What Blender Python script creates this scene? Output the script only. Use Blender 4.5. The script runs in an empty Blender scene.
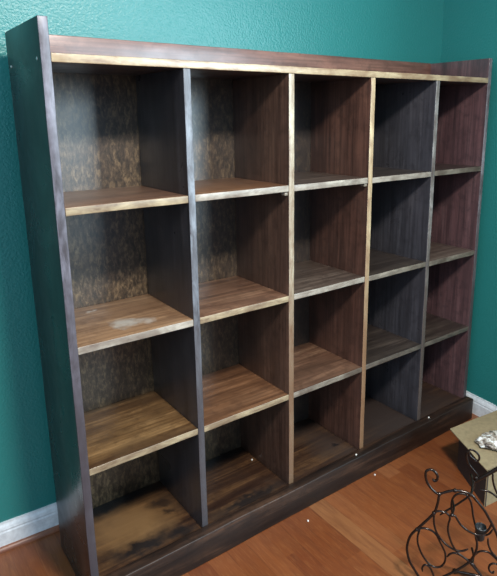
import bpy, bmesh, math, random
from mathutils import Vector, Matrix, noise
C = bpy.context.scene.collection
scn = bpy.context.scene
R = math.radians
TEAL = (.024, .205, .190)
FLOORRAMP = [(0, (.150, .040, .013)), (.35, (.175, .050, .015)), (.75, (.20, .060, .019)), (1, (.235, .083, .030))]
LIGHTS = [
    ('ceiling_lamp', (.30, -1.35, 2.25), (.35, -1.0, 0), .30, 70, (1.0, .96, .90), None, 'DISK'),
    ('window_daylight', (2.15, -3.0, 1.75), (.5, .1, 1.3), 1.1, 125, (.66, .87, 1.0), 1.35),
    ('near_window_daylight', (-1.75, -1.7, 1.7), (0, .3, .8), 1.0, 16, (.70, .87, 1.0), 1.2),
]
WORLD = ((.50, .74, 1.0, 1), .78)
EXPO = 0.0
CRUMBS = [(.653, .193, .086, .0028, 'tiny pale crumb inside the bottom row, second bay from the left'),
          (.964, -.020, .0935, .003, 'tiny pale crumb on top of the base board below the third bay'),
          (1.032, -.052, 0, .003, 'tiny pale crumb on the wood floor touching the base board'),
          (.680, -.086, 0, .003, 'tiny pale crumb alone on the open wood floor before the second bay'),
          (1.380, -.018, .0935, .0035, 'tiny reddish-white crumb on the base board near the right end')]

# ------------------------------------------------------------------ helpers
def link(name, me, mats, parent=None, loc=(0, 0, 0)):
    o = bpy.data.objects.new(name, me); C.objects.link(o); o.location = loc
    for m in (mats if isinstance(mats, (list, tuple)) else [mats]): me.materials.append(m)
    if parent: o.parent = parent
    return o
def empty(name, loc, rz=0):
    o = bpy.data.objects.new(name, None); C.objects.link(o); o.location = loc; o.rotation_euler.z = rz
    o.empty_display_size = .05
    return o
def tag(o, label=None, cat=None, group=None, kind=None):
    if label: o['label'] = label
    if cat: o['category'] = cat
    if group: o['group'] = group
    if kind: o['kind'] = kind
    return o
def board(name, lo, hi, mats, parent=None, bevel=.0016, wob=.0008, edge_mat=True, cuts=0):
    """a plank between two corners; faces turned to the front (-y) take the second material"""
    lo, hi = Vector(lo), Vector(hi); c = (lo + hi) / 2; s = hi - lo
    bm = bmesh.new(); bmesh.ops.create_cube(bm, size=1)
    for v in bm.verts: v.co = Vector((v.co.x * s.x, v.co.y * s.y, v.co.z * s.z))
    ax = max(range(3), key=lambda i: s[i])
    n = cuts or max(2, int(s[ax] / .03))
    es = [e for e in bm.edges if abs((e.verts[0].co - e.verts[1].co)[ax]) > s[ax] * .9]
    bmesh.ops.subdivide_edges(bm, edges=es, cuts=n, use_grid_fill=True)
    sharp = [e for e in bm.edges if len(e.link_faces) == 2 and e.calc_face_angle(0) > 1]
    bmesh.ops.bevel(bm, geom=sharp, offset=bevel, segments=2, profile=.6, affect='EDGES', clamp_overlap=True)
    sd = hash_(name + str(round(c.x, 3)) + str(round(c.z, 3)))
    for v in bm.verts:
        q = v.co * 9 + Vector((sd, sd * .7, sd * 1.3))
        d = noise.noise_vector(q) * wob + noise.noise_vector(q * 6) * wob * .35
        v.co += d
    for f in bm.faces:
        f.smooth = True
        if edge_mat and f.normal.y < -.6: f.material_index = 1
    me = bpy.data.meshes.new(name); bm.to_mesh(me); bm.free()
    o = link(name, me, mats, parent, c if not parent else c - Vector(parent.location))
    return o
def hash_(s):
    h = 7
    for ch in s: h = (h * 31 + ord(ch)) % 99991
    return h * .013
def profile_run(name, prof, p0, p1, mat, kind='structure'):
    """moulding: 2-D profile (out, up) swept from p0 to p1; 'out' is to the right of the run"""
    d = (Vector(p1) - Vector(p0)); L = d.length; d.normalize(); out = Vector((d.y, -d.x, 0))
    bm = bmesh.new(); rows = []
    for t in (0, L):
        rows.append([bm.verts.new(Vector(p0) + d * t + out * a + Vector((0, 0, b))) for a, b in prof])
    n = len(prof)
    for i in range(n): bm.faces.new((rows[0][i], rows[0][(i + 1) % n], rows[1][(i + 1) % n], rows[1][i]))
    bm.faces.new(rows[0][::-1]); bm.faces.new(rows[1])
    bmesh.ops.recalc_face_normals(bm, faces=bm.faces)
    me = bpy.data.meshes.new(name); bm.to_mesh(me); bm.free()
    o = link(name, me, mat); tag(o, kind=kind); return o
def catmull(P, sub=6):
    P = [Vector(p) for p in P]; Q = [P[0] * 2 - P[1]] + P + [P[-1] * 2 - P[-2]]; out = []
    for i in range(1, len(Q) - 2):
        a, b, c, d = Q[i - 1:i + 3]
        for k in range(sub):
            t = k / sub
            out.append(.5 * ((2 * b) + (c - a) * t + (2 * a - 5 * b + 4 * c - d) * t * t + (3 * b - a - 3 * c + d) * t ** 3))
    out.append(P[-1]); return out
def tube_bm(bm, P, r, seg=10, taper=True):
    rings = []; n = len(P); up = None
    for i, p in enumerate(P):
        t = (P[min(i + 1, n - 1)] - P[max(i - 1, 0)]).normalized()
        if up is None:
            up = t.orthogonal().normalized()
        up = (up - t * up.dot(t)).normalized(); s = t.cross(up)
        k = min(i, n - 1 - i); rr = r * (.55 + .45 * min(1, k / 3)) if taper else r
        rings.append([bm.verts.new(p + (up * math.cos(a) + s * math.sin(a)) * rr) for a in [2 * math.pi * j / seg for j in range(seg)]])
    for A, B in zip(rings, rings[1:]):
        for j in range(seg):
            f = bm.faces.new((A[j], A[(j + 1) % seg], B[(j + 1) % seg], B[j])); f.smooth = True
    bm.faces.new(rings[0][::-1]); bm.faces.new(rings[-1])
def tube(name, P, r, mat, parent, smooth=True, seg=10, taper=True):
    bm = bmesh.new(); tube_bm(bm, catmull(P) if smooth else [Vector(p) for p in P], r, seg, taper)
    bmesh.ops.recalc_face_normals(bm, faces=bm.faces)
    me = bpy.data.meshes.new(name); bm.to_mesh(me); bm.free()
    return link(name, me, mat, parent)

# ------------------------------------------------------------------ materials
class G:
    def __init__(s, name):
        s.m = bpy.data.materials.new(name); s.m.use_nodes = True; s.t = s.m.node_tree; s.n = s.t.nodes
        s.b = s.n['Principled BSDF']; s.tc = s.n.new('ShaderNodeTexCoord')
    def new(s, typ, ins=None, **kw):
        n = s.n.new(typ)
        for k, v in kw.items(): setattr(n, k, v)
        for k, v in (ins or {}).items():
            if isinstance(v, bpy.types.NodeSocket): s.t.links.new(v, n.inputs[k])
            else: n.inputs[k].default_value = v
        return n
    def coords(s, scale=(1, 1, 1), off=(0, 0, 0), src=None, rot=(0, 0, 0)):
        return s.new('ShaderNodeMapping', {'Vector': src or s.tc.outputs['Object'], 'Scale': scale, 'Location': off, 'Rotation': rot}).outputs[0]
    def noise(s, vec, scale, detail=4, rough=.55, dist=0):
        return s.new('ShaderNodeTexNoise', {'Vector': vec, 'Scale': scale, 'Detail': detail, 'Roughness': rough, 'Distortion': dist})
    def ramp(s, fac, stops, interp='LINEAR'):
        n = s.new('ShaderNodeValToRGB', {'Fac': fac}); r = n.color_ramp; r.interpolation = interp
        while len(r.elements) < len(stops): r.elements.new(.5)
        for e, (p, c) in zip(r.elements, stops): e.position = p; e.color = (*c, 1) if len(c) == 3 else c
        return n.outputs[0]
    def mix(s, f, a, b, mode='MIX'):
        n = s.new('ShaderNodeMix', data_type='RGBA', blend_type=mode)
        for i, v in ((0, f), (6, a), (7, b)):
            if isinstance(v, bpy.types.NodeSocket): s.t.links.new(v, n.inputs[i])
            elif isinstance(v, (float, int)): n.inputs[i].default_value = v
            else: n.inputs[i].default_value = (*v, 1)
        return n.outputs[2]
    def maprange(s, v, a, b, c=0., d=1.):
        return s.new('ShaderNodeMapRange', {'Value': v, 'From Min': a, 'From Max': b, 'To Min': c, 'To Max': d}).outputs[0]
    def math(s, op, a, b=0.):
        return s.new('ShaderNodeMath', {0: a, 1: b}, operation=op).outputs[0]
    def bump(s, h, strength, dist, prev=None):
        i = {'Height': h, 'Strength': strength, 'Distance': dist}
        if prev: i['Normal'] = prev
        return s.new('ShaderNodeBump', i).outputs[0]
    def out(s, col=None, rough=None, nrm=None, **kw):
        for k, v in (('Base Color', col), ('Roughness', rough), ('Normal', nrm)):
            if v is None: continue
            if isinstance(v, bpy.types.NodeSocket): s.t.links.new(v, s.b.inputs[k])
            else: s.b.inputs[k].default_value = (*v, 1) if isinstance(v, tuple) else v
        for k, v in kw.items(): s.b.inputs[k.replace('_', ' ')].default_value = v
        return s.m

def wood(name, axis, dark, mid, light, rough=.38, contrast=1., seed=0, marks=(), blotch=.5, spec=.5, coat=.6, swirl=.6, bstr=.35):
    """stained board, grain along an axis (0 x, 1 y, 2 z); marks = (centre, radius, colour, strength) worn or stained spots, or painted shade"""
    g = G(name); sc = [16, 16, 16]; sc[axis] = 1.3
    rnd = g.new('ShaderNodeObjectInfo').outputs['Random']
    off = g.new('ShaderNodeCombineXYZ', {0: g.math('MULTIPLY', rnd, 7.3 + seed), 1: g.math('MULTIPLY', rnd, 13.1), 2: g.math('MULTIPLY', rnd, 5.7 + seed)}).outputs[0]
    base = g.new('ShaderNodeVectorMath', {0: g.tc.outputs['Object'], 1: off}, operation='ADD').outputs[0]
    v = g.coords(tuple(sc), (seed, seed * 2.1, seed * .7), base)
    n1 = g.noise(v, 1.6, 5, .6, swirl).outputs['Fac']
    n2 = g.noise(g.coords(tuple(x * 5 if x > 2 else x * 1.6 for x in sc), (seed, 0, 3), base), 1.5, 4, .65, .2).outputs['Fac']
    n3 = g.noise(g.coords((1, 1, 1), (seed * 3, 1, 0), base), 7., 4, .6, .6).outputs['Fac']
    c = g.ramp(g.maprange(n1, .5 - .22 / contrast, .5 + .22 / contrast), [(0, dark), (.5, mid), (1, light)])
    c = g.mix(g.maprange(n2, .42, .62, 0, .55), c, dark)
    c = g.mix(g.maprange(n3, .42, .66, 0, blotch), c, tuple(x * .45 for x in mid))
    n4 = g.noise(g.coords((1, 1, 1), (seed, 2, 1), base), 30., 5, .7, .3).outputs['Fac']
    c = g.mix(g.maprange(n4, .50, .66, 0, .45), c, dark)
    for (cen, r, col, st) in marks:
        w = g.noise(g.coords((1, 1, 1), (cen[0] * 9, cen[1] * 5, seed)), 22., 4, .6).outputs['Color']
        wv = g.new('ShaderNodeVectorMath', {0: w, 1: (.5, .5, .5)}, operation='SUBTRACT').outputs[0]
        wv = g.new('ShaderNodeVectorMath', {0: wv, 3: .09}, operation='SCALE').outputs[0]
        p = g.new('ShaderNodeVectorMath', {0: g.tc.outputs['Object'], 1: wv}, operation='ADD').outputs[0]
        p = g.new('ShaderNodeVectorMath', {0: p, 1: cen}, operation='SUBTRACT').outputs[0]
        if isinstance(r, tuple):
            p = g.new('ShaderNodeVectorMath', {0: p, 1: tuple(1 / x for x in r)}, operation='MULTIPLY').outputs[0]; rr = 1
        else: rr = r
        d = g.new('ShaderNodeVectorMath', {0: p}, operation='LENGTH').outputs['Value']
        c = g.mix(g.maprange(d, rr * .35, rr * 1.1, st, 0.), c, col)
    b = g.bump(n2, bstr, .0012); b = g.bump(n1, bstr, .002, b)
    rg = g.maprange(n3, .3, .7, rough - .07, rough + .12)
    return g.out(c, rg, b, Specular_IOR_Level=spec, Coat_Weight=coat, Coat_Roughness=.3)

def worn(name, axis, seed, pale, stain, amount=.5, rough=.4):
    """board edge where the stain has rubbed off to paler wood; uprights get fading light painted in"""
    g = G(name); sc = [22, 22, 22]; sc[axis] = 5
    rnd = g.new('ShaderNodeObjectInfo').outputs['Random']
    off = g.new('ShaderNodeCombineXYZ', {0: g.math('MULTIPLY', rnd, 9.), 1: g.math('MULTIPLY', rnd, 3.), 2: g.math('MULTIPLY', rnd, 7.)}).outputs[0]
    base = g.new('ShaderNodeVectorMath', {0: g.tc.outputs['Object'], 1: off}, operation='ADD').outputs[0]
    n = g.noise(g.coords(tuple(sc), (seed, seed, 0), base), 2.2, 5, .7, .4).outputs['Fac']
    n2 = g.noise(g.coords((1, 1, 1), (0, seed, 0), base), 9., 4, .6).outputs['Fac']
    c = g.ramp(g.maprange(n, .3, .7), [(0, stain), (.35, tuple((a + b) / 2 for a, b in zip(pale, stain))), (.75, pale), (1, tuple(min(1, x * 1.25) for x in pale))])
    c = g.mix(g.maprange(n2, .42, .60, 0, 1.25 - amount), c, stain)
    if axis == 2:                                                       # darker stain downwards imitates weaker light low on the uprights
        zz = g.new('ShaderNodeSeparateXYZ', {0: g.tc.outputs['Object']}).outputs[2]
        c = g.mix(g.maprange(g.math('ADD', zz, g.math('MULTIPLY', n2, .5)), .42, .02, 0, .88), c, stain)
    return g.out(c, rough, g.bump(n, .4, .0015), Specular_IOR_Level=.5)

def plain(name, col, rough=.5, **kw):
    g = G(name); n = g.noise(g.coords(), 60., 3).outputs['Fac']
    c = g.mix(g.maprange(n, .3, .7), tuple(x * .85 for x in col), tuple(min(1, x * 1.12) for x in col))
    return g.out(c, rough, g.bump(n, .15, .0006), **kw)

def wall_paint(name, col):
    g = G(name); v = g.coords()
    n1 = g.noise(v, 150., 2, .5).outputs['Fac']; n2 = g.noise(v, 38., 3, .5).outputs['Fac']
    c = g.mix(g.noise(v, 2.5, 2).outputs['Fac'], tuple(x * .93 for x in col), tuple(x * 1.06 for x in col))
    b = g.bump(n1, .75, .0022); b = g.bump(n2, .12, .002, b)
    return g.out(c, WALL_ROUGH, b, Specular_IOR_Level=.5)
WALL_ROUGH = .36
M = {}
M['teal'] = wall_paint('teal_paint', TEAL)
M['teal_r'] = M['teal']
g = G('floor_planks')                                                    # planks run towards the shelf
v = g.coords((1, 1, 1), (0, 0, 0))
sep = g.new('ShaderNodeSeparateXYZ', {0: v})
pw = .066
ix = g.math('FLOOR', g.math('DIVIDE', g.math('ADD', sep.outputs[0], .0), pw))
h1 = g.new('ShaderNodeTexWhiteNoise', {'W': ix}, noise_dimensions='1D').outputs['Value']
yy = g.math('ADD', sep.outputs[1], g.math('MULTIPLY', h1, 3.1))
iy = g.math('FLOOR', g.math('DIVIDE', yy, .62))
cid = g.new('ShaderNodeCombineXYZ', {0: ix, 1: iy, 2: 3.}).outputs[0]
h2 = g.new('ShaderNodeTexWhiteNoise', {'Vector': cid}, noise_dimensions='3D')
vv = g.new('ShaderNodeVectorMath', {0: g.coords((9, 1, 1)), 1: g.new('ShaderNodeVectorMath', {0: h2.outputs['Color'], 3: 20.}, operation='SCALE').outputs[0]}, operation='ADD').outputs[0]
gr = g.noise(vv, 5., 6, .62, 1.1).outputs['Fac']
fine = g.noise(g.coords((60, 5, 1)), 4., 4, .6).outputs['Fac']
c = g.ramp(h2.outputs['Value'], FLOORRAMP)
is11 = g.new('ShaderNodeMath', {0: ix, 1: 11., 2: .4}, operation='COMPARE').outputs[0]
c = g.mix(g.math('MULTIPLY', is11, .8), c, (.235, .095, .036))
c = g.mix(g.maprange(gr, .45, .72, 0, .55), c, (.085, .022, .008))
c = g.mix(g.maprange(fine, .5, .75, 0, .25), c, (.40, .17, .06))
fx = g.math('ABSOLUTE', g.math('SUBTRACT', g.math('FRACT', g.math('DIVIDE', sep.outputs[0], pw)), .5))
seam = g.maprange(fx, .488, .499, 0, .6)
c = g.mix(seam, c, (.04, .013, .006))
M['floor'] = g.out(c, g.maprange(gr, .3, .7, .30, .42), g.bump(g.math('SUBTRACT', gr, g.math('MULTIPLY', seam, 2.)), .25, .0006), Specular_IOR_Level=.5)
M['white'] = plain('white_trim_paint', (.74, .78, .80), .35)
M['shoe'] = wood('shoe_moulding_wood', 0, (.14, .045, .02), (.26, .09, .04), (.34, .13, .06), .35, seed=3, blotch=.3)
K = (.010, .007, .006)
M['side_v'] = wood('ebony_stained_side', 2, (.008, .007, .007), (.020, .015, .014), (.045, .032, .026), .28, seed=1, blotch=.4, bstr=.12, coat=.0, spec=.42)
M['div1'] = wood('dark_divider_stain', 2, (.013, .012, .014), (.034, .032, .036), (.060, .052, .055), .34, seed=2)
M['div2'] = wood('reddish_divider_stain', 2, (.022, .011, .008), (.088, .046, .032), (.155, .084, .056), .36, seed=5, contrast=.8, blotch=.35)
M['div3'] = wood('mahogany_divider_stain', 2, (.022, .011, .008), (.100, .046, .033), (.18, .085, .058), .36, seed=6, contrast=.8, blotch=.45)
M['div4'] = wood('hazed_divider_stain', 2, (.018, .017, .020), (.058, .056, .066), (.095, .090, .10), .33, seed=7, contrast=.8)  # bluish haze mixed into this divider's stain colours
M['side_r'] = wood('plum_side_stain', 2, (.025, .018, .020), (.125, .062, .064), (.19, .11, .11), .36, seed=8, contrast=.8, blotch=.35)
M['under'] = M['div1']
def tone(n, d, m, l, **k): M[n] = wood(n, 0, d, m, l, **k)
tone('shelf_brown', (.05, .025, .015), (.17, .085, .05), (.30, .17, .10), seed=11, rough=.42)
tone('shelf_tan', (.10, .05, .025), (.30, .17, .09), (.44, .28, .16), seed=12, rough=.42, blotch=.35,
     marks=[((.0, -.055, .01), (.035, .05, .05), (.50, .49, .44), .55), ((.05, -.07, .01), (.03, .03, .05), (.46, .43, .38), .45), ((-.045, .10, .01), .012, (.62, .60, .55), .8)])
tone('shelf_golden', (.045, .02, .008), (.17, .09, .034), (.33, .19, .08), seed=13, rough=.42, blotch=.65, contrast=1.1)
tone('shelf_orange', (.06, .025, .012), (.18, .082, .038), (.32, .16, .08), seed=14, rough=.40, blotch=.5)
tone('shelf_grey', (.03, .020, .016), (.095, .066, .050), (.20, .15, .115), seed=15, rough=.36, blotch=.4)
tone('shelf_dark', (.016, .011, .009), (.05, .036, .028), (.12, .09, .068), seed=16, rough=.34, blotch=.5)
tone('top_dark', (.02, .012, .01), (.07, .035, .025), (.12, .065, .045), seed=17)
tone('rail', (.07, .025, .015), (.22, .095, .065), (.33, .16, .11), seed=18, rough=.36, blotch=.45)
tone('apron', (.007, .004, .003), (.026, .013, .008), (.085, .042, .024), seed=19, rough=.48, contrast=1.4, blotch=.4, spec=.35, coat=.1)
BL = (.008, .006, .006)
cz = .0105
GO = (.26, .14, .055)
M['bottom'] = wood('bottom_board_stain_shade', 0, (.018, .007, .004), (.055, .025, .012), (.15, .072, .028), .45, seed=20, blotch=.55, spec=.4, coat=.2, contrast=1.2, marks=[
    ((-.66, .01, cz), (.17, .12, .08), GO, .6),
    ((-.665, -.10, cz), (.13, .035, .06), BL, .95), ((-.55, -.115, cz), (.05, .04, .06), BL, .9), ((-.53, -.02, cz), (.03, .02, .05), BL, .8),
    ((-.545, .04, cz), (.055, .03, .05), BL, .75), ((-.67, .135, cz), (.22, .035, .06), BL, .97),  # last mark is a painted shadow strip along the first bay's back
    ((-.32, .13, cz), (.2, .04, .06), BL, .97), ((-.3, -.12, cz), (.2, .03, .06), BL, .9),  # painted shadow along the second bay's back, then a dark front strip
    ((.5, .0, cz), (.42, .4, .2), (.035, .024, .020), .93), ((.10, .0, cz), (.09, .4, .2), (.04, .026, .02), .6),  # painted shade dimming the board under the right-hand bays
    ((.127, -.075, cz), (.018, .016, .05), BL, .95)])
# figured plywood back
g = G('figured_plywood_back')
v = g.coords((1, 1, .55))
w = g.noise(g.coords((1, 1, .45)), 105., 5, .72, .35).outputs['Fac']
w2 = g.noise(g.coords((1, 1, .2)), 60., 4, .6, .5).outputs['Fac']
big = g.noise(g.coords(), 5., 3).outputs['Fac']
c = g.ramp(g.maprange(w, .36, .66), [(0, (.014, .009, .005)), (.45, (.062, .040, .022)), (1, (.20, .135, .072))])
c = g.mix(g.maprange(w2, .45, .65, 0, .5), c, (.05, .03, .018))
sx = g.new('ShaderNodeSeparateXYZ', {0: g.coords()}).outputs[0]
c = g.mix(g.maprange(sx, -.40, .0, .0, .72), c, (.030, .026, .026))        # the board is mixed darker from the third bay on
M['back'] = g.out(c, .42, g.bump(w, .3, .0015), Specular_IOR_Level=.5, Coat_Weight=.6, Coat_Roughness=.3)
PALE, GOLD, BLUE = (.52, .40, .26), (.56, .38, .17), (.40, .39, .44)
M['e_left'] = worn('edge_left_side', 2, 1, (.20, .19, .225), (.045, .036, .04), .6, .40)  # bluish pale tone paints the window's reflection onto the rubbed edge
M['e_d1'] = worn('edge_first_divider', 2, 2, (.24, .26, .29), (.05, .042, .045), .65, .46)  # window's blue sheen tinted into the pale wood here too
M['e_d2'] = worn('edge_second_divider', 2, 3, (.50, .44, .32), (.16, .085, .045), .75)
M['e_d3'] = worn('edge_third_divider', 2, 4, (.54, .42, .25), (.20, .10, .05), .8)
M['e_d4'] = worn('edge_fourth_divider', 2, 5, (.30, .28, .26), (.08, .055, .045), .6)
M['e_r'] = worn('edge_right_side', 2, 6, (.26, .25, .27), (.06, .045, .045), .6)
M['e_gold'] = worn('edge_gold', 0, 7, (.42, .33, .20), (.14, .085, .05), .6)
M['e_pale'] = worn('edge_pale', 0, 8, (.42, .37, .30), (.14, .10, .075), .6)
M['e_grey'] = worn('edge_grey', 0, 9, (.26, .22, .17), (.08, .055, .04), .55)
M['e_dark'] = worn('edge_dark', 0, 10, (.16, .13, .10), (.05, .035, .028), .7)
M['e_top'] = worn('edge_top_board', 0, 11, (.48, .38, .23), (.20, .11, .06), .6, .30)
M['iron'] = plain('bronze_black_iron', (.022, .013, .009), .2, Metallic=.55, Specular_IOR_Level=.7)
M['iron_gloss'] = plain('black_gloss_iron', (.010, .011, .011), .35, Specular_IOR_Level=.5)
M['card'] = plain('cardboard', (.29, .222, .122), .75)
M['card_in'] = plain('cardboard_inside', (.33, .24, .14), .85)
M['card_shaded'] = plain('shade_painted_card', (.035, .026, .022), .7)  # cardboard darkened to paint the shade on the carton's left side
M['screw'] = plain('screw_steel', (.55, .53, .50), .35, Metallic=.7)
M['crumb'] = plain('plaster', (.85, .80, .72), .8)

# ------------------------------------------------------------------ room
def quad_slab(name, pts, mat, thick, nrm):
    bm = bmesh.new(); n = Vector(nrm) * thick
    a = [bm.verts.new(Vector(p)) for p in pts]; b = [bm.verts.new(Vector(p) + n) for p in pts]
    bm.faces.new(a); bm.faces.new(b[::-1])
    k = len(pts)
    for i in range(k): bm.faces.new((a[i], b[i], b[(i + 1) % k], a[(i + 1) % k]))
    bmesh.ops.recalc_face_normals(bm, faces=bm.faces)
    me = bpy.data.meshes.new(name); bm.to_mesh(me); bm.free()
    o = link(name, me, mat); tag(o, kind='structure'); return o
def wy(x): return .389 - .0499 * x          # back wall line
def wx(y): return 1.715 + .10 * y           # right wall line
cx_ = 1.7453; cy_ = wy(cx_)
XL, YF, ZC = -2.0, -3.6, 2.55
quad_slab('floor', [(XL - .1, YF - .1, 0), (2.1, YF - .1, 0), (2.1, .6, 0), (XL - .1, .6, 0)], M['floor'], .1, (0, 0, -1))
quad_slab('wall_back', [(XL, wy(XL), 0), (cx_, cy_, 0), (cx_, cy_, ZC), (XL, wy(XL), ZC)], M['teal'], .1, (.05, 1, 0))
quad_slab('wall_right', [(cx_, cy_, 0), (wx(-1.3), -1.3, 0), (wx(-1.3), -1.3, ZC), (cx_, cy_, ZC)], M['teal'], .1, (1, -.1, 0))
prof = [(0, 0), (.013, 0), (.013, .052), (.011, .057), (.0115, .062), (.009, .070), (.005, .077), (.004, .0835), (0, .0835)]
def raised(prof, dz): return [(a, b + dz) for a, b in prof]
profile_run('baseboard_back', raised(prof, .004), (XL, wy(XL), 0), (cx_ - .014, wy(cx_ - .014), 0), M['white'])
profile_run('baseboard_right', prof, (cx_ - .0, cy_, 0), (wx(-1.3), -1.3, 0), M['white'])
sh = [(0.013, 0)] + [(.013 + .013 * math.cos(a), .014 * math.sin(a)) for a in [i * math.pi / 12 for i in range(7)]]
profile_run('trim_1', sh, (XL, wy(XL), 0), (cx_ - .03, wy(cx_ - .03), 0), M['shoe'])

# ------------------------------------------------------------------ bookshelf
T = .0195; TH = .019; D = .289
x0, xR = 0.0, 1.6400
DX = [.3463, .6789, 1.0115, 1.3386]
ZT = [1.4242, 1.0902, .7514, .4197]; ZB = .086; H = 1.496
shelf = empty('bookshelf', (.82, .145, 0))
tag(shelf, 'long dark-stained wooden cubby bookshelf, five bays by four rows, against the teal wall', 'bookshelf')
ls = board('side_panel', (x0, 0, 0), (x0 + .0215, D, H), [M['side_v'], M['e_left']], shelf)
rs = board('side_panel', (xR, 0, 0), (xR + .020, D - .004, H), [M['side_r'], M['e_r']], shelf)
tag(ls, 'near-black side board with worn front edge, blue window sheen painted in')
for i, x in enumerate(DX):
    board('divider', (x - .0100, 0.0, ZB), (x + .0100, D, ZT[0] - TH), [M['div%d' % (i + 1)], M['e_d%d' % (i + 1)]], shelf)
board('top_board', (x0 + .0215, -.001, ZT[0] - TH), (xR, D, ZT[0]), [M['top_dark'], M['e_top']], shelf)
board('back_rail', (x0 + .0215, D - .019, ZT[0]), (xR, D, H + .001), [M['rail'], M['rail']], shelf)
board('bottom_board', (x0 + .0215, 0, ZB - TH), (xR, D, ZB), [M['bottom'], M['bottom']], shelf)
board('apron', (x0 + .0, -.036, 0.0), (xR + .022, 0, .0935), [M['apron'], M['apron']], shelf, bevel=.003, wob=.0016)
board('back_panel', (x0 + .004, D + .001, .02), (xR + .016, D + .008, H - .004), [M['back'], M['back']], shelf, wob=0)
cells = [x0 + .0215] + DX + [xR]
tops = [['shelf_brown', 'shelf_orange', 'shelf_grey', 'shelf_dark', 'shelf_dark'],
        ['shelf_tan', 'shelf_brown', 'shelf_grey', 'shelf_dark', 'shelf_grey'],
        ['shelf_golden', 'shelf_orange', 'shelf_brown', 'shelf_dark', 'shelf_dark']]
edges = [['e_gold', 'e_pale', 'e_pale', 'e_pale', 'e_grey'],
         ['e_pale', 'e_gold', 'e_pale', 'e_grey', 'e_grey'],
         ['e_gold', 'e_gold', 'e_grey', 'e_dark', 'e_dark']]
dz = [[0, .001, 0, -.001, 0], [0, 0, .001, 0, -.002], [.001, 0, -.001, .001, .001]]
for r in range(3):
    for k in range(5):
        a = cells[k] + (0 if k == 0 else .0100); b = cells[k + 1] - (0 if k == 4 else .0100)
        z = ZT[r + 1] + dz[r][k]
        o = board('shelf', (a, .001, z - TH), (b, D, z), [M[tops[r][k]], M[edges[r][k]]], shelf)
        if (r, k) == (1, 0): tag(o, 'tan shelf board with a whitish scuff near its front')
for x in (DX[1], DX[2]):
    board('shelf_peg', (x - .022, .004, ZT[1] - TH - .0105), (x - .0102, .022, ZT[1] - TH - .0008), [M['e_grey'], M['e_grey']], shelf, bevel=.002)
def screw(y, z, mat, r=.0042):
    bm = bmesh.new(); bmesh.ops.create_uvsphere(bm, u_segments=14, v_segments=8, radius=r)
    for v in bm.verts:
        v.co.x *= .35
        if abs(v.co.y) < r * .16 and v.co.x < 0: v.co.x *= .4
    for f in bm.faces: f.smooth = True
    me = bpy.data.meshes.new('screw'); bm.to_mesh(me); bm.free()
    o = link('screw', me, mat, ls); o.location = Vector((-.0002, y, z)) - Vector(ls.location) - Vector(shelf.location)
    return o
screw(.262, 1.413, M['screw']); screw(.028, 1.413, M['screw']); screw(.171, .03, M['iron'], .006)

# ------------------------------------------------------------------ cardboard box with a folded-out flap
def panel(name, pts, t, mat, parent, nrm=(0, 0, 1), ripple=0.):
    """thin sheet of corrugated board from a quadrilateral"""
    P = [Vector(p) for p in pts]; bm = bmesh.new(); N = 10; n = Vector(nrm) * t; g0 = []; g1 = []
    for i in range(N + 1):
        r0 = []; r1 = []
        for j in range(N + 1):
            u, w = i / N, j / N
            p = (P[0] * (1 - u) + P[1] * u) * (1 - w) + (P[3] * (1 - u) + P[2] * u) * w
            q = noise.noise(p * 9) * ripple
            r0.append(bm.verts.new(p + Vector(nrm) * q)); r1.append(bm.verts.new(p + n + Vector(nrm) * q))
        g0.append(r0); g1.append(r1)
    for i in range(N):
        for j in range(N):
            bm.faces.new((g0[i][j], g0[i][j + 1], g0[i + 1][j + 1], g0[i + 1][j])); bm.faces.new((g1[i][j], g1[i + 1][j], g1[i + 1][j + 1], g1[i][j + 1]))
    for i in range(N):
        for a, b in (((i, 0), (i + 1, 0)), ((i + 1, N), (i, N)), ((0, i + 1), (0, i)), ((N, i), (N, i + 1))):
            bm.faces.new((g0[a[0]][a[1]], g0[b[0]][b[1]], g1[b[0]][b[1]], g1[a[0]][a[1]]))
    bmesh.ops.recalc_face_normals(bm, faces=bm.faces)
    me = bpy.data.meshes.new(name); bm.to_mesh(me); bm.free()
    return link(name, me, mat, parent)
BH = .150
fa, fb, fc = Vector((1.183, -.399)), Vector((1.296, -.175)), Vector((1.553, -.208))
fd = fa + (fc - fb) * 1.0
box = empty('cardboard_box', (1.30, -.42, 0))
tag(box, 'tan cardboard carton with flat top flaps standing on the floor right of the bookshelf', 'box')
def L(v, z): return (v.x - 1.30, v.y + .42, z)
ex = (fd - fa).normalized(); ey = (fb - fa).normalized()
ba = fa + ex * .012 + ey * .006; bb = fb + ex * .03 - ey * .03; bd = fd + ex * .078 + ey * .006; bc = fc + ex * .075 - ey * .03
ys = Vector((ey.y, -ey.x))
panel('box_side', [L(ba, 0.0), L(bb, 0.0), L(bb, BH - .004), L(ba, BH - .004)], .004, M['card_shaded'], box, (.89, -.45, 0))['label'] = 'side face of the carton, its shade painted dark brown'
panel('box_side', [L(ba, 0.0), L(bd, 0.0), L(bd, BH - .004), L(ba, BH - .004)], .004, M['card'], box, (.1, .99, 0))
panel('box_side', [L(bb, 0.0), L(bc, 0.0), L(bc, BH - .004), L(bb, BH - .004)], .004, M['card'], box, (-.1, -.99, 0))
panel('box_side', [L(bd, 0.0), L(bc, 0.0), L(bc, BH - .004), L(bd, BH - .004)], .004, M['card'], box, (-.89, .45, 0))
fe, fg = fd + ex * .085, fc + ex * .085
panel('flap', [L(fa, BH - .002), L(fb, BH - .002), L(fc, BH + .001), L(fd, BH + .001)], .0035, M['card'], box, (0, 0, 1), .004)
panel('flap', [L(fd + ex * .002, BH + .001), L(fc + ex * .002, BH + .001), L(fg, BH - .002), L(fe, BH - .002)], .0035, M['card'], box, (0, 0, 1), .004)

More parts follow.
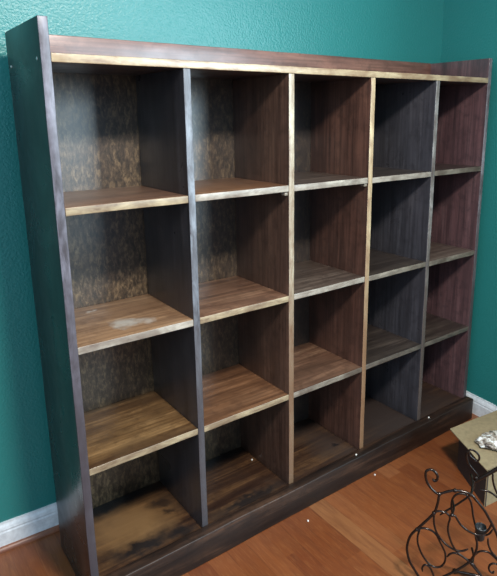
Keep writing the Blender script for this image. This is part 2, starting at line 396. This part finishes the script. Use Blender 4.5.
# crumpled clear packet on the box
random.seed(4)
g = G('crinkled_plastic_film'); v = g.coords(); n = g.noise(v, 55., 4, .6).outputs['Fac']
c = g.ramp(g.maprange(n, .4, .62), [(0, (.10, .075, .06)), (.45, (.42, .36, .29)), (1, (.85, .90, .88))])
M['film'] = g.out(c, .35, g.bump(n, .7, .004), Specular_IOR_Level=.5)
pk = empty('plastic_packet', (1.345, -.345, BH + .006), R(-35))
tag(pk, 'crumpled pale plastic packet lying on top of the cardboard carton', 'packet')
bm = bmesh.new(); bmesh.ops.create_icosphere(bm, subdivisions=5, radius=1)
for v in bm.verts:
    p = v.co.copy(); s = 1 + .22 * noise.noise(p * 2.4) + .10 * abs(noise.noise(p * 6)) + .05 * noise.noise(p * 14)
    v.co = Vector((p.x * .075 * s, p.y * .048 * s, max(p.z * .026 * s, -.0005 + .002 * noise.noise(p * 5)) + .004))
for f in bm.faces: f.smooth = True
me = bpy.data.meshes.new('packet_body'); bm.to_mesh(me); bm.free(); link('packet_body', me, M['film'], pk)
bm = bmesh.new(); rings = []
for i in range(25):
    a = math.pi * i / 24; x = -.0
    rings.append([bm.verts.new(Vector((sx, -math.cos(a) * .055, math.sin(a) * .034 + .0045))) for sx in (-.018, .012)])
for a, b in zip(rings, rings[1:]): bm.faces.new((a[0], a[1], b[1], b[0]))
bmesh.ops.solidify(bm, geom=list(bm.faces), thickness=.0012)
me = bpy.data.meshes.new('paper_band'); bm.to_mesh(me); bm.free(); link('paper_band', me, M['crumb'], pk)

# ------------------------------------------------------------------ scrolled iron rack
ORX, ORY = -.3524 + .8286 * 1.4, -1.2742 + .5599 * 1.4
rack = empty('iron_rack', (ORX, ORY, 0), math.atan2(-.8286, .5599))
tag(rack, 'dark scrolled wrought-iron rack standing on the floor in front of the cardboard carton', 'rack')
W = {
    'scroll_top': (-0.03, 0.0034, [(-0.0262,0.3467),(-0.0208,0.3419),(-0.0143,0.3479),(-0.0147,0.3598),(-0.0238,0.3713),(-0.0341,0.3732),(-0.0432,0.3661),(-0.0442,0.3516),(-0.0397,0.3345),(-0.0298,0.32),(-0.0177,0.3092),(-0.0073,0.3062),(0.0124,0.317),(0.032,0.3259),(0.0518,0.3273),(0.0718,0.3232),(0.085,0.3099),(0.0983,0.2952),(0.1091,0.2814),(0.1202,0.2632),(0.1315,0.2434),(0.1431,0.2192),(0.1526,0.1912),(0.1577,0.1587)]),
    'side_curve': (-0.03, 0.0036, [(-0.0065,0.3057),(-0.0079,0.287),(-0.0102,0.2695),(-0.0166,0.2447),(-0.0382,0.2108),(-0.0579,0.1833),(-0.0728,0.16),(-0.0797,0.1354),(-0.0811,0.1089),(-0.0727,0.0751),(-0.0594,0.0526),(-0.0447,0.0304),(-0.0321,0.006)]),
    'inner_arc': (-0.03, 0.0028, [(-0.0153,0.2456),(-0.0067,0.2528),(0.0061,0.2542),(0.0178,0.2504),(0.0248,0.2398),(0.022,0.2204),(0.0223,0.1986),(0.0289,0.1753),(0.0378,0.1557),(0.0518,0.1374),(0.0731,0.1245),(0.0866,0.1126),(0.1003,0.0976),(0.1167,0.0803),(0.136,0.0574)]),
    'drop_curve': (-0.03, 0.0028, [(-0.016,0.2448),(-0.016,0.2261),(-0.0137,0.2078),(-0.0082,0.1904),(0.0005,0.1753),(0.0116,0.1626),(0.0252,0.1521),(0.0437,0.1446),(0.0614,0.1465),(0.0759,0.157)]),
    'ring_loop': (-0.03, 0.0028, [(-0.0578,0.1824),(-0.0449,0.1894),(-0.0318,0.1913),(-0.0159,0.1867),(-0.0048,0.1755),(0.004,0.1588),(0.0128,0.1422),(0.0199,0.125),(0.0204,0.1026),(0.0124,0.084),(-0.0003,0.076),(-0.015,0.0775),(-0.029,0.0897),(-0.042,0.1087),(-0.0528,0.1365),(-0.0549,0.1617),(-0.0499,0.1839)]),
    'small_curl': (-0.03, 0.0028, [(-0.0363,0.0513),(-0.0375,0.0641),(-0.0308,0.075),(-0.02,0.0727),(-0.0113,0.0589),(-0.0048,0.0394),(-0.0003,0.0076),(-0.0039,0.006)]),
    'upper_ring': (0.06, 0.0028, [(0.0819,0.3667),(0.0724,0.3733),(0.0626,0.3842),(0.0615,0.3926),(0.0669,0.3974),(0.076,0.3956),(0.0863,0.3871),(0.0897,0.3761),(0.0858,0.3663),(0.0768,0.3666)]),
    'upper_hook': (0.06, 0.0028, [(0.0644,0.3963),(0.0574,0.3856),(0.0579,0.3702),(0.0639,0.3545),(0.0733,0.3425),(0.0846,0.3295),(0.0946,0.3162)]),
    'cross_bar': (0.06, 0.0055, [(0.0789,0.3),(0.096,0.3149),(0.1175,0.3354),(0.1363,0.3534),(0.1665,0.3814)]),
    'rear_arc': (0.03, 0.0028, [(0.0317,0.2067),(0.0273,0.2265),(0.0272,0.2488),(0.0332,0.2661),(0.0455,0.277),(0.0624,0.2763),(0.0736,0.2634),(0.0802,0.243),(0.0845,0.2188),(0.0916,0.1919),(0.1008,0.172),(0.1144,0.1628),(0.1292,0.1701),(0.138,0.1884)]),
    'glint_arc': (-0.03, 0.0028, [(0.0293,0.2503),(0.0369,0.2492),(0.0439,0.2386),(0.0536,0.2257),(0.0669,0.2154),(0.0824,0.2087),(0.0974,0.2073),(0.1116,0.2152),(0.1226,0.2319),(0.1284,0.2517)]),
    'rear_loop': (0.03, 0.0028, [(0.0259,0.0655),(0.0332,0.0777),(0.0462,0.0848),(0.0625,0.0812),(0.0763,0.0736),(0.0869,0.0734),(0.0962,0.091),(0.1106,0.1089),(0.1285,0.1124),(0.1418,0.1059),(0.1584,0.0912),(0.1726,0.0726)]),
    'lower_sweep': (-0.03, 0.0032, [(0.0108,0.0443),(0.0283,0.0595),(0.0528,0.0832),(0.0743,0.1074),(0.088,0.1289),(0.0961,0.1565),(0.0968,0.1817),(0.0901,0.2047)]),
    'side_strand': (0.03, 0.0028, [(0.1277,0.1568),(0.1298,0.1381),(0.1383,0.1179),(0.1523,0.1025),(0.1688,0.0878)]),
    'corner_curl': (0.03, 0.0028, [(0.1508,0.0562),(0.1476,0.0486),(0.1388,0.0542),(0.1377,0.0687),(0.1464,0.0795),(0.1619,0.0792)]),
    'right_arc': (0.03, 0.0028, [(0.0941,0.2995),(0.1091,0.3015),(0.1218,0.2991),(0.1349,0.2923),(0.1509,0.2793)]),
    'right_strand': (0.03, 0.0028, [(0.1247,0.3586),(0.1256,0.3406),(0.1316,0.3177),(0.1421,0.2956),(0.1562,0.2745)]),
    'diagonal_strand': (0.03, 0.0028, [(-0.001,0.1967),(0.0141,0.2135),(0.0315,0.2307),(0.0487,0.2493),(0.0655,0.2692),(0.077,0.2892),(0.0807,0.3087),(0.0796,0.3239)]),
    'bottom_arc': (0.03, 0.0028, [(0.0954,0.066),(0.1043,0.052),(0.1188,0.0331),(0.1361,0.0118),(0.1557,0.006)]),
}
for k, (d, r, P) in W.items():
    n = {'side_curve': 'side_scroll', 'cross_bar': 'crossbar'}.get(k, 'scroll')
    if len(P) > 2: tube(n, [(u, d, max(z, r * 1.0)) for u, z in P], r * 1.0, M['iron'], rack)
def knot(u, d, z, r=.007):
    bm = bmesh.new(); bmesh.ops.create_uvsphere(bm, u_segments=14, v_segments=10, radius=r)
    for f in bm.faces: f.smooth = True
    me = bpy.data.meshes.new('joint'); bm.to_mesh(me); bm.free(); o = link('joint', me, M['iron'], rack); o.location = (u, d, z)
for (u, d, z) in [(.0293, -.03, .2503), (.0719, -.03, .3217), (.032, -.03, .3256), (-.0065, -.03, .3057), (-.0166, -.03, .2447), (-.0578, -.03, .1818), (.0857, .06, .3141), (.0891, -.03, .1134)]:
    knot(u, d, z, .0055)
for (u, z, d0, d1) in [(.0719, .3217, -.03, .06), (.0293, .2503, -.03, .03), (.0891, .1134, -.03, .03)]:
    tube('crossbar', [(u, d0, z), (u + .004, (d0 + d1) / 2, z), (u, d1, z)], .003, M['iron'], rack, taper=False)
# small black cup held between the scrolls
prof_c = [(.0, .0), (.013, .0), (.0155, .004), (.0150, .010), (.0175, .018), (.0165, .026), (.0195, .036), (.0185, .040), (.0170, .038), (.0150, .026), (.0, .022)]
bm = bmesh.new(); rr = []
for a in range(20):
    t = 2 * math.pi * a / 20
    rr.append([bm.verts.new((r * .8 * math.cos(t), r * .8 * math.sin(t), z)) for r, z in prof_c])
for a in range(20):
    for i in range(len(prof_c) - 1):
        q = [rr[a][i], rr[(a + 1) % 20][i], rr[(a + 1) % 20][i + 1], rr[a][i + 1]]
        f = bm.faces.new(q); f.smooth = True
bmesh.ops.remove_doubles(bm, verts=bm.verts, dist=1e-5); bmesh.ops.recalc_face_normals(bm, faces=bm.faces)
me = bpy.data.meshes.new('cup_holder'); bm.to_mesh(me); bm.free()
o = link('cup_holder', me, M['iron_gloss'], rack); o.location = (.1045, .0, .172)
# feet on the floor, sideways runners below
for (u, d) in [(-.03, -.03), (.16, -.03), (.05, .05), (.17, .05)]:
    knot(u, d, .0075, .0075)
tube('runner', [(-.03, -.03, .008), (.06, -.03, .010), (.16, -.03, .008)], .004, M['iron'], rack)
tube('runner', [(.05, .05, .008), (.11, .05, .010), (.17, .05, .008)], .004, M['iron'], rack)


# ------------------------------------------------------------------ bits of plaster
for (x, y, z, r, lab) in CRUMBS:
    bm = bmesh.new(); bmesh.ops.create_icosphere(bm, subdivisions=2, radius=r)
    for v in bm.verts: v.co *= 1 + .5 * noise.noise(v.co / r * 1.3 + Vector((x * 9, y * 7, 0))); v.co.z = max(v.co.z, -r * .5)
    me = bpy.data.meshes.new('plaster_crumb'); bm.to_mesh(me); bm.free()
    o = link('plaster_crumb', me, M['crumb']); o.location = (x, y, z + r * .5)
    tag(o, lab, 'crumb', 'crumbs of plaster around the foot of the bookshelf')

# ------------------------------------------------------------------ light and camera
def area(name, loc, target, size, power, col, size_y=None, shape='RECTANGLE'):
    l = bpy.data.lights.new(name, 'AREA'); l.energy = power; l.color = col; l.shape = shape; l.size = size
    if size_y: l.size_y = size_y
    o = bpy.data.objects.new(name, l); C.objects.link(o); o.location = loc
    o.rotation_euler = (Vector(target) - Vector(loc)).to_track_quat('-Z', 'Y').to_euler(); return o
for a in LIGHTS: area(*a)
w = bpy.data.worlds.new('room_air'); scn.world = w; w.use_nodes = True
w.node_tree.nodes['Background'].inputs[0].default_value = WORLD[0]; w.node_tree.nodes['Background'].inputs[1].default_value = WORLD[1]

cam = bpy.data.cameras.new('camera'); co = bpy.data.objects.new('camera', cam); C.objects.link(co)
f, rx, ry, rz = 557.567, -.23054, .008654, -.63785
cam.sensor_fit = 'AUTO'; cam.sensor_width = 36; cam.lens = f / 576 * 36
cam.shift_x = -19.97 / 576; cam.shift_y = -40.46 / 576; cam.clip_start = .02
Rm = Matrix.Rotation(rz, 3, 'Z') @ Matrix.Rotation(rx, 3, 'X') @ Matrix.Rotation(ry, 3, 'Y')
right, fwd, up = Rm.col[0], Rm.col[1], Rm.col[2]
co.matrix_world = Matrix(((right.x, up.x, -fwd.x, -.3524), (right.y, up.y, -fwd.y, -1.2742), (right.z, up.z, -fwd.z, 1.2875), (0, 0, 0, 1)))
scn.camera = co
vs = scn.view_settings; vs.view_transform = 'Standard'; vs.look = 'None'; vs.gamma = 1; vs.exposure = EXPO; vs.use_curve_mapping = False
